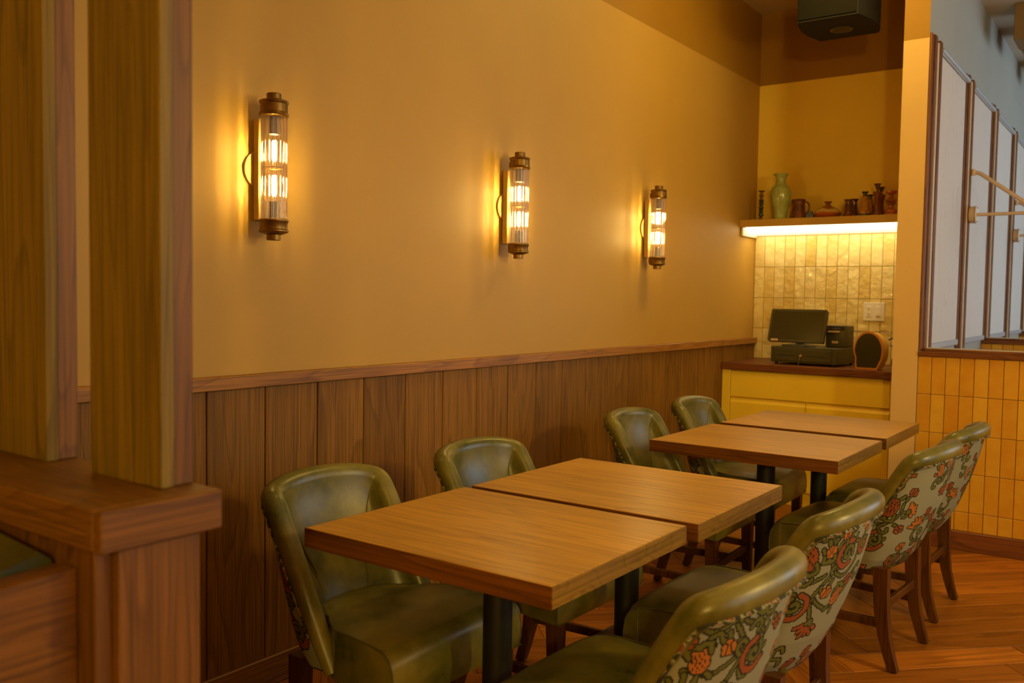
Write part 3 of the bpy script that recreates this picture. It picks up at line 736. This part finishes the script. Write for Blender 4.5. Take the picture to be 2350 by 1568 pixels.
# unseen globe lights added as warm fill, rear one on the column's shadow line
for k, (x, y, z, f, lab) in enumerate(((3.6, -1.85, 1.95, 3.3, 'warm glass globe pendant hanging near the rear wall'), (.95, -1.0, 2.25, .05, 'warm glass globe pendant over the booth'),
                 (3.8, 2.8, 1.95, 1.75, 'warm glass globe pendant before the first street window'), (4.0, 4.6, 1.95, .25, 'warm glass globe pendant between the street windows'))):
    t = thing('globe_pendant', lab, 'pendant', (x, y, z), 0, 'glass globe pendants')
    put('globe', lathe([(.002, -.12)]+[(.12*math.sin(a), -.12*math.cos(a)) for a in np.linspace(.15, PI-.2, 14)]+[(.02, .119)], 24, emit('globe_glow', WARM, GLOBE_E*f)), t)
    put('stem', tube([(0, 0, .118), (0, 0, ZC-z-.001)], .008, M['bronze'], 8), t)
t = thing('dome_light', 'opal dome light flush under the ceiling before the alcove', 'ceiling light', (1.0, 4.66, ZC-.001))  # unseen dome added to brighten the alcove and the wall corner
put('dome', lathe([(.002, -.085)]+[(.14*math.sin(a), -.085*math.cos(a)) for a in np.linspace(.15, PI/2, 10)]+[(.14, -.001)], 28, emit('dome_glow', WARM, GLOBE_E*.85)), t)
put('base_ring', lathe([(.141, -.012), (.150, -.012), (.150, -.0005)], 28, M['bronze']), t)

# ================================================================== TABLES
def make_table(cx, cy, hx, hy, lab):
    t = thing('dining_table', lab, 'table', (cx, cy, 0), 0, 'oak topped pedestal tables')
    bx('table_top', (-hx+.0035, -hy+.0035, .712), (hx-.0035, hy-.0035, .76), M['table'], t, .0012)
    for sg in (-1, 1):  # thin strips carrying the darker edge tone, shade included
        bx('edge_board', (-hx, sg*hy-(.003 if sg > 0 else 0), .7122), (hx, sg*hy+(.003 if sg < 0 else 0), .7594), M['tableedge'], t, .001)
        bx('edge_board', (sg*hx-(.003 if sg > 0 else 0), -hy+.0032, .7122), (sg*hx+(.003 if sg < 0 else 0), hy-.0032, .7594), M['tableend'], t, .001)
    put('column', lathe([(.037, .0105), (.037, .70)], 28, M['black'], 40), t)
    bx('top_plate', (-.2, -.17, .70), (.2, .17, .7115), M['black'], t)
    bx('base_plate', (-.14, -.13, 0), (.14, .13, .010), M['black'], t, .003)
make_table(1.110, 1.787, .364, .312, 'oak table next to the divider, nearest of its pair')
make_table(1.122, 2.440, .370, .313, 'oak table pushed against the one by the divider')
make_table(1.128, 3.610, .378, .313, 'oak table of the alcove pair on the divider side')
make_table(1.134, 4.306, .372, .313, 'oak table closest to the mustard cabinet')

# ================================================================== CHAIRS
XBz = lambda z: float(np.interp(z, [.36, .40, .46, .6, .7, .8, .87], [-.165, -.193, -.222, -.272, -.302, -.330, -.345]))
Wz = lambda z: float(np.interp(z, [.36, .40, .47, .6, .75, .87], [.206, .216, .221, .224, .223, .221]))
Dz = lambda z: float(np.interp(z, [.36, .5, .7, .87], [.09, .10, .10, .095]))
def plan(z, inset=0., tk=0.):
    xb, w, d = XBz(z)+tk, Wz(z)-inset, Dz(z)
    pts = [(xb+d*(1-math.cos(a)), w*math.sin(a)) for a in np.linspace(0, PI/2, 22)]
    pts += [(xb+d+(0.05-xb-d)*k/6, w) for k in range(1, 7)]
    p = np.array(pts); s = np.r_[0, np.cumsum(np.linalg.norm(np.diff(p, axis=0), axis=1))]
    return p, s
def evalplan(z, a, inset=0., tk=0.):
    p, s = plan(z, inset, tk)
    return float(np.interp(a, s, p[:, 0])), float(np.interp(a, s, p[:, 1]))
ZT, WR, XCR, XWR, ZCR, ZB0, XB0 = .800, .204, -.312, -.232, .768, .364, -.004
def rim_point(q):
    """q 0..1 wing bottom to corner, 1..2 corner to centre (y >= 0); returns centre and outward normal"""
    if q <= 1: return np.array([XB0+(XWR-XB0)*q, WR, ZB0+(ZCR-ZB0)*q]), np.array([0., 1., 0.])
    th = (2-q)*PI/2; c_, s_ = math.cos(th), math.sin(th)
    n = np.array([-c_/(XWR-XCR), s_/WR, 0.]); n /= np.linalg.norm(n)
    return np.array([XCR+(XWR-XCR)*(1-c_), WR*s_, ZCR+(ZT-ZCR)*max(c_, 0)**.9]), n
def rim_arc(z):
    p, s = plan(z)
    if z < ZCR:
        x = XB0+(XWR-XB0)*(z-ZB0)/(ZCR-ZB0)
        return float(np.interp(x, p[21:, 0], s[21:])) if x > p[21, 0] else float(np.interp(x, p[:22, 0], s[:22]))
    th = math.acos(min(1, max(0, (z-ZCR)/(ZT-ZCR)))**(1/.9))
    return float(np.interp(min(.999, math.sin(th))*Wz(z), p[:22, 1], s[:22]))
def back_meshes():
    qs = list(np.linspace(0, 1, 15))+list(np.linspace(1, 2, 25))[1:]
    half = [rim_point(q) for q in qs]
    Cn = [h[0] for h in half]+[h[0]*[1, -1, 1] for h in half[::-1][1:]]
    On = [h[1] for h in half]+[h[1]*[1, -1, 1] for h in half[::-1][1:]]
    # soften the corner
    for _ in range(6):
        Cn = [Cn[0]]+[.25*Cn[i-1]+.5*Cn[i]+.25*Cn[i+1] for i in range(1, len(Cn)-1)]+[Cn[-1]]
        On = [On[0]]+[.25*On[i-1]+.5*On[i]+.25*On[i+1] for i in range(1, len(On)-1)]+[On[-1]]
    n = len(Cn); arc = np.r_[0, np.cumsum([np.linalg.norm(Cn[i+1]-Cn[i]) for i in range(n-1)])]; arc /= arc[-1]
    pb, sb = plan(.44, .048, .056); afront = float(np.interp(-.045, pb[21:, 0], sb[21:]))
    rv = []; iv = []; wv = []; nph = 15; nin = 14
    for i in range(n):
        T = Cn[min(i+1, n-1)]-Cn[max(i-1, 0)]; T /= np.linalg.norm(T)
        O = On[i]-T*(On[i]@T); O /= np.linalg.norm(O)
        U = np.cross(T, O)
        if U@np.array([.5, 0, 1.]) < 0: U = -U
        z = Cn[i][2]; r = float(np.interp(z, [.36, .45, .65, .76, .80], [.022, .027, .030, .031, .032]))
        for k in range(nph):
            ph = math.radians(-65+245*k/(nph-1)); rv.append(Cn[i]+r*(math.cos(ph)*O+math.sin(ph)*U))
        ph = math.radians(-38); wv.append(Cn[i]+(r+.0015)*(math.cos(ph)*O+math.sin(ph)*U))
        P0 = Cn[i]-r*O; f = 1-abs(1-2*arc[i]); side = 1 if arc[i] < .5 else -1
        x, y = evalplan(.44, (1-f)*afront, .048, .056)
        P1 = np.array([x, side*y, .44])
        if P0[2] < .50: P1 = P1*(max(0, P0[2]-.40)/.1)+(P0-[.0, side*.012, .03])*(1-max(0, P0[2]-.40)/.1)
        Ln = np.linalg.norm(P1-P0); m0 = -U*Ln*.9; m1 = np.array([.12, 0, -.9])*Ln
        for k in range(nin):
            t = k/(nin-1); h00, h10, h01, h11 = 2*t**3-3*t*t+1, t**3-2*t*t+t, -2*t**3+3*t*t, t**3-t*t
            iv.append(h00*P0+h10*m0+h01*P1+h11*m1)
    def grid(vs, m_, nm):
        fs = [(i*m_+k, i*m_+k+1, (i+1)*m_+k+1, (i+1)*m_+k) for i in range(n-1) for k in range(m_-1)]
        return mesh(nm, vs, fs, M['leather'], 80)
    return grid(rv, nph, 'rolled_edge'), grid(iv, nin, 'backrest'), tube(wv[3:-3], .0042, M['weltfab'], 6, 'seam_piping')
roll_me, inner_me, pipe_me = back_meshes()
# seat
def seat_mesh():
    prof = [(-.160, .478), (-.10, .488), (-.06, .491), (-.02, .494), (.0, .4945), (.03, .495), (.08, .496), (.17, .494), (.215, .490)]
    for k in range(1, 7):
        a = k/6*PI/2; prof.append((.215+.05*math.sin(a), .44+.05*math.cos(a)))
    prof += [(.268, .42), (.268, .39), (.262, .362)]
    hw = lambda x: float(np.interp(x, [-.16, -.06, -.02, .03, .27], [.140, .165, .198, .230, .258]))
    nc = 15; vs = []; fs = []
    for x, z in prof:
        for k in range(nc):
            f = -1+2*k/(nc-1); cr = .012*(1-f**4)*(1 if z > .44 else .25)
            rx = x if x < .22 else x-.012*abs(f)**8
            vs.append((rx+(0 if z > .44 else cr*.4), f*hw(x), z+(cr if z > .44 else 0)-.004*abs(f)**10))
    for i in range(len(prof)-1):
        for k in range(nc-1):
            a = i*nc+k; fs.append((a, a+1, a+nc+1, a+nc))
    # sides
    for sd, kk in ((-1, 0), (1, nc-1)):
        base = len(vs); idx = [i*nc+kk for i in range(len(prof))]
        for i in idx: vs.append((vs[i][0], vs[i][1], .362))
        for i in range(len(prof)-1):
            fs.append((idx[i], idx[i+1], base+i+1, base+i))
    # bottom/back close
    b0 = len(vs); vs += [(-.160, -.140, .362), (-.160, .140, .362), (.03, .23, .362), (.262, .258, .362), (.262, -.258, .362), (.03, -.23, .362)]
    fs.append((b0, b0+1, b0+2, b0+3, b0+4, b0+5))
    me_ = mesh('seat', vs, fs, M['leather'], 45)
    edges = [[(vs[i*nc+kk]) for i in range(1, len(prof))] for kk in (0, nc-1)]
    return me_, edges
seat_me, seat_edges = seat_mesh()
welt_mes = [tube([(p[0], p[1], p[2]+.001) for p in e], .0028, M['welt'], 6, 'welt') for e in seat_edges]
def leg_secs(pts): return loft([[(x-hx, y-hy, z), (x+hx, y-hy, z), (x+hx, y+hy, z), (x-hx, y+hy, z)] for x, y, z, hx, hy in pts], M['chairwood'], 'leg', 30)
front_leg = leg_secs([(0, 0, .006, .014, .014), (.0, 0, .18, .018, .018), (-.002, 0, .365, .023, .023)])
rear_leg = leg_secs([(-.047, 0, .006, .017, .014), (-.030, 0, .06, .018, .016), (-.012, 0, .13, .020, .018), (-.002, 0, .20, .023, .019), (.003, 0, .28, .024, .02), (.006, 0, .375, .026, .021)])
glide = lathe([(.011, 0), (.012, .006)], 12, M['darkmetal'])

# ---- cross-stitch flower pattern rasterised to stitches
GW, GH = 240, 156
def draw_pattern(seed, dx=0, dy=0, flip=False):
    img = np.zeros((GH*2, GW*2), np.int8)
    H, W_ = img.shape
    yy, xx = np.mgrid[0:H, 0:W_]
    r_ = random.Random(seed)
    def commit(mask, col):
        m_ = np.zeros_like(mask)
        for ddx in (-1, 0, 1):
            for ddy in (-1, 0, 1): m_ |= np.roll(np.roll(mask, ddx, 1), ddy, 0)
        img[m_] = 4; img[mask] = col
    def stroke(pts, r):
        m_ = np.zeros(img.shape, bool); P_ = catmull([(a, b, 0) for a, b in pts], 14)
        for p in P_:
            x0, y0_ = int(p[0]), int(p[1])
            for ddx in range(-3, 4):
                for ddy in range(-3, 4):
                    if (ddx+.5*(r % 1))**2+ddy**2 <= r*r: m_[(y0_+ddy) % H, (x0+ddx) % W_] = True
        return m_
    def rot(pts, cx, cy, a, s=1.):
        c_, s_ = math.cos(a), math.sin(a)
        return [(cx+s*(x*c_-y*s_), cy+s*(x*s_+y*c_)) for x, y in pts]
    def vine(pts, r=1.25): commit(stroke(pts, r), 3)
    def hook(cx, cy, a, s): commit(stroke(rot([(0, 0), (4, 3), (5, 8), (1, 11), (-3, 9)], cx, cy, a, s), 1.2), 3)
    def flame(cx, cy, a, s, col):
        m_ = np.zeros(img.shape, bool)
        for k, an in enumerate((-1.15, -.6, -.15, .3, .75, 1.2)):
            l = 15+3*(k % 2)
            m_ |= stroke(rot([(0, 0), (l*.4*math.sin(an)+1.5, l*.4*math.cos(an)), (l*.75*math.sin(an)-1, l*.75*math.cos(an)), (l*math.sin(an), l*math.cos(an))], cx, cy, a, s), 1.6)
        commit(m_, col)
        commit(stroke(rot([(-3, 1), (0, -3), (3, 1)], cx, cy, a, s), 1.7), 3)
    def pome(cx, cy, a, s, col):
        m_ = np.zeros(img.shape, bool); c_, s_ = math.cos(a), math.sin(a)
        u = ((xx-cx+W_/2) % W_-W_/2)*c_+((yy-cy+H/2) % H-H/2)*s_; v = -((xx-cx+W_/2) % W_-W_/2)*s_+((yy-cy+H/2) % H-H/2)*c_
        u, v = u/s, v/s
        m_ = (u/8.5)**2+(v/12)**2 < 1
        commit(m_, col)
        for k in (-4.5, -1, 3):
            ln = m_ & (np.abs(u-k-1.2*np.sign(np.sin(v*.9))) < .62) & (v > -7) & (v < 9); img[ln] = 4
        commit(stroke(rot([(-9, -6), (-10, -13), (-3, -15), (0, -12), (3, -15), (10, -13), (9, -6)], cx, cy, a, s), 1.5), 3)
        commit(stroke(rot([(-4, 13), (-7, 18)], cx, cy, a, s), 1.4), 3); commit(stroke(rot([(4, 13), (7, 18)], cx, cy, a, s), 1.4), 3)
    def swirl(cx, cy, a, s, col):
        commit(stroke(rot([(8, 10), (-2, 13), (-11, 6), (-12, -4), (-5, -12), (5, -12)], cx, cy, a, s), 2.1), col)
        commit(stroke(rot([(9, -6), (8, 3), (1, 6), (-4, 1), (-2, -4), (2, -4), (3, 0)], cx, cy, a, s), 1.5), 3)
    def bud(cx, cy, a, s, col):
        vine(rot([(0, -10), (1, -5), (0, 0)], cx, cy, a, s), 1.3)
        m_ = stroke(rot([(0, 0), (0, 4), (1, 7)], cx, cy, a, s), 2.7); commit(m_, col)
        commit(stroke(rot([(-4, 1), (-4, 6)], cx, cy, a, s), 1.4), col)
        commit(stroke(rot([(4, 1), (5, 6)], cx, cy, a, s), 1.4), col)
    def cluster(cx, cy):
        vine([(cx, cy-62), (cx-8, cy-40), (cx+6, cy-18), (cx-4, cy+4), (cx+8, cy+26), (cx+2, cy+44)], 1.4)
        vine([(cx-2, cy-20), (cx-22, cy-26), (cx-38, cy-14), (cx-40, cy+2)], 1.25)
        vine([(cx+4, cy-16), (cx+24, cy-24), (cx+38, cy-12), (cx+36, cy+6), (cx+24, cy+8)], 1.25)
        vine([(cx, cy+18), (cx-18, cy+14), (cx-30, cy+24), (cx-28, cy+36)], 1.25)
        vine([(cx+6, cy+24), (cx+24, cy+24), (cx+36, cy+32), (cx+34, cy+44)], 1.25)
        vine([(cx-6, cy-42), (cx-24, cy-50), (cx-34, cy-44)], 1.25); vine([(cx-4, cy-44), (cx+16, cy-54), (cx+30, cy-46)], 1.25)
        for k in range(9):
            tx, ty, ta = cx+r_.uniform(-48, 48), cy+r_.uniform(-66, 58), r_.uniform(0, 6.28)
            commit(stroke(rot([(0, 0), (3, 6), (-2, 12), (4, 18), (9, 16), (8, 11)], tx, ty, ta, r_.uniform(.8, 1.2)), 1.0), 3)
        for k in range(6):
            tx, ty = cx+r_.uniform(-46, 46), cy+r_.uniform(-60, 50)
            commit(stroke([(tx, ty), (tx+2, ty), (tx+3, ty+1)], 1.3), r_.choice((1, 2, 3)))
        for k in range(12):
            hook(cx+r_.uniform(-44, 44), cy+r_.uniform(-58, 44), r_.uniform(0, 6.28), r_.uniform(.7, 1.05))
        pome(cx-26, cy-4, .25, 1.05, 1); swirl(cx+20, cy-2, .3, .95, 1)
        swirl(cx-22, cy-48, 2.6, .9, 1); pome(cx+26, cy-44, 2.8, .8, 2)
        flame(cx-26, cy+36, .2, 1.0, 1); flame(cx+34, cy+44, -.3, .85, 2)
        bud(cx+4, cy+50, 0, 1.1, 1); bud(cx-46, cy+14, .5, .9, 1); bud(cx+46, cy+16, -.4, .9, 2); bud(cx+12, cy+14, .3, .8, 2)
        bud(cx-10, cy+34, .3, .8, 2); flame(cx+2, cy-66, 3.0, .8, 1); bud(cx+22, cy+60, .2, .9, 1); bud(cx-30, cy+60, -.3, .9, 2); pome(cx-4, cy+2, .1, .62, 2); swirl(cx+48, cy+2, 1.6, .6, 1); bud(cx+8, cy-34, 2.9, .9, 2); flame(cx-50, cy-8, 1.2, .6, 2); bud(cx+40, cy-28, 2.5, .8, 1); bud(cx-44, cy-30, 2.2, .85, 1)
    for ix in range(4):
        for iy in range(2):
            cluster(55+110*ix, 78+150*iy+(75 if ix % 2 else 0))
    img = np.roll(np.roll(img, dx, 1), dy, 0)
    if flip: img = img[:, ::-1]
    return img[:GH, :GW]
PAL = np.array([(.225, .225, .140, 1), (.23, .06, .014, 1), (.36, .12, .016, 1), (.105, .105, .016, 1), (.020, .020, .008, 1)], np.float32)
def fabricmat():
    m, nt, b = newmat('embroidered_fabric'); L = nt.links.new
    at = N(nt, 'ShaderNodeAttribute'); at.attribute_name = 'stitch'; L(at.outputs['Color'], b.inputs['Base Color'])
    b.inputs['Roughness'].default_value = .85; b.inputs['Specular IOR Level'].default_value = .2
    tc = N(nt, 'ShaderNodeTexCoord'); n = N(nt, 'ShaderNodeTexNoise', ins={'Scale': 500, 'Detail': 1}); L(tc.outputs['Object'], n.inputs['Vector'])
    bp = N(nt, 'ShaderNodeBump', ins={'Strength': .15, 'Distance': .002}); L(n.outputs[0], bp.inputs['Height']); L(bp.outputs[0], b.inputs['Normal'])
    return m
M['fabric'] = fabricmat()
CELL = .0029
def fabric_mesh(img):
    nz = int((.800-.362)/CELL); vs = []; fs = []; cols = []; vid = {}
    rows = []
    for j in range(nz+1):
        z = .362+CELL*j; p, s = plan(z); ar = rim_arc(min(z, .7995))+.006; rows.append((z, p, s, ar))
    def vert(i, j):
        k = (i, j)
        if k not in vid:
            z, p, s, ar = rows[j]; a = abs(i)*CELL
            x = float(np.interp(a, s, p[:, 0])); y = float(np.interp(a, s, p[:, 1]))
            t_ = (z-.36)/.45; bul = .010*math.sin(PI*min(1, max(0, t_)))
            vid[k] = len(vs); vs.append((x-bul*max(0, 1-a/.2), (y if i >= 0 else -y), z))
        return vid[k]
    for j in range(nz):
        amax = min(rows[j][3], rows[j+1][3] if rows[j][0] < .6 else rows[j][3])
        n = int(amax/CELL)
        for i in range(-n-1, n+1):
            fs.append((vert(i, j), vert(i+1, j), vert(i+1, j+1), vert(i, j+1)))
            cols.append(img[min(j, GH-1), (i+GW//2) % GW])
    me_ = bpy.data.meshes.new('back_fabric'); me_.from_pydata(vs, [], fs); me_.update()
    ca_ = me_.color_attributes.new('stitch', 'FLOAT_COLOR', 'CORNER')
    arr = np.repeat(PAL[np.array(cols)], 4, axis=0).ravel()
    ca_.data.foreach_set('color', arr)
    me_.materials.append(M['fabric']); smooth(me_)
    return me_
fabs = [fabric_mesh(draw_pattern(3, a, b_, f)) for a, b_, f in ((0, 0, False), (31, 40, True), (70, 96, False), (115, 20, True))]
def underside():
    pts = []
    p, s = plan(.364); h = [(float(np.interp(a, s, p[:, 0])), float(np.interp(a, s, p[:, 1]))) for a in np.linspace(0, rim_arc(.364), 20)]
    poly = [(x, -y) for x, y in h[::-1]]+h[1:]
    return prism(poly, .360, .366, M['cable'], 'underside')
under_me = underside()
def make_chair(fab):
    t = thing('dining_chair', '', 'chair')
    st = put('seat', seat_me, t)
    for wm in welt_mes: put('welt', wm, st)
    put('backrest', inner_me, t)
    put('rolled_edge', roll_me, t)
    put('seam_piping', pipe_me, t)
    tag(put('back_panel', fab, t), 'pale fabric back embroidered with red flowers and green vines')
    put('underside', under_me, t)
    for sy in (-1, 1):
        l = put('leg', front_leg, t, (.225, sy*.215, 0)); put('glide', glide, l)
        l = put('leg', rear_leg, t, (-.150, sy*.188, 0)); put('glide', glide, l, (-.047, 0, 0))
        a = Vector((.225, sy*.215)); b_ = Vector((-.150, sy*.188)); d = b_-a
        put('stretcher', boxmesh(d.length-.03, .018, .030, M['chairwood'], .002), t, ((a.x+b_.x)/2, (a.y+b_.y)/2, .155), (0, 0, math.atan2(d.y, d.x)))
    put('stretcher', boxmesh(.018, .40, .030, M['chairwood'], .002), t, (.225, 0, .215))
    put('stretcher', boxmesh(.018, .35, .030, M['chairwood'], .002), t, (-.150, 0, .215))
    return t
where = ['the oak table by the divider', 'the second oak table from the divider', 'the third oak table from the divider', 'the oak table closest to the cabinet']
LP = [(.754, 1.773, 0), (.766, 2.470, -1.), (.742, 3.645, 2.), (.735, 4.33, 1.5)]
RP = [(1.539, 1.700, -.8), (1.515, 2.431, -.3), (1.512, 3.601, -4.), (1.515, 4.240, -1.5)]
proto = make_chair(fabs[0])
for i in range(4):
    c = proto if i == 0 else copy_tree(proto)
    c.location = (LP[i][0], LP[i][1], 0); c.rotation_euler = (0, 0, math.radians(LP[i][2]))
    c['label'] = 'green leather chair on the wall side of '+where[i]; c['group'] = 'green leather chairs'
for i in range(4):
    c = copy_tree(proto)
    c.location = (RP[i][0], RP[i][1], 0); c.rotation_euler = (0, 0, PI+math.radians(RP[i][2]))
    c['label'] = 'flower-backed leather chair on the aisle side of '+where[i]; c['group'] = 'green leather chairs'
    for ch in c.children:
        if ch.name.startswith('back_panel'): ch.data = fabs[i]
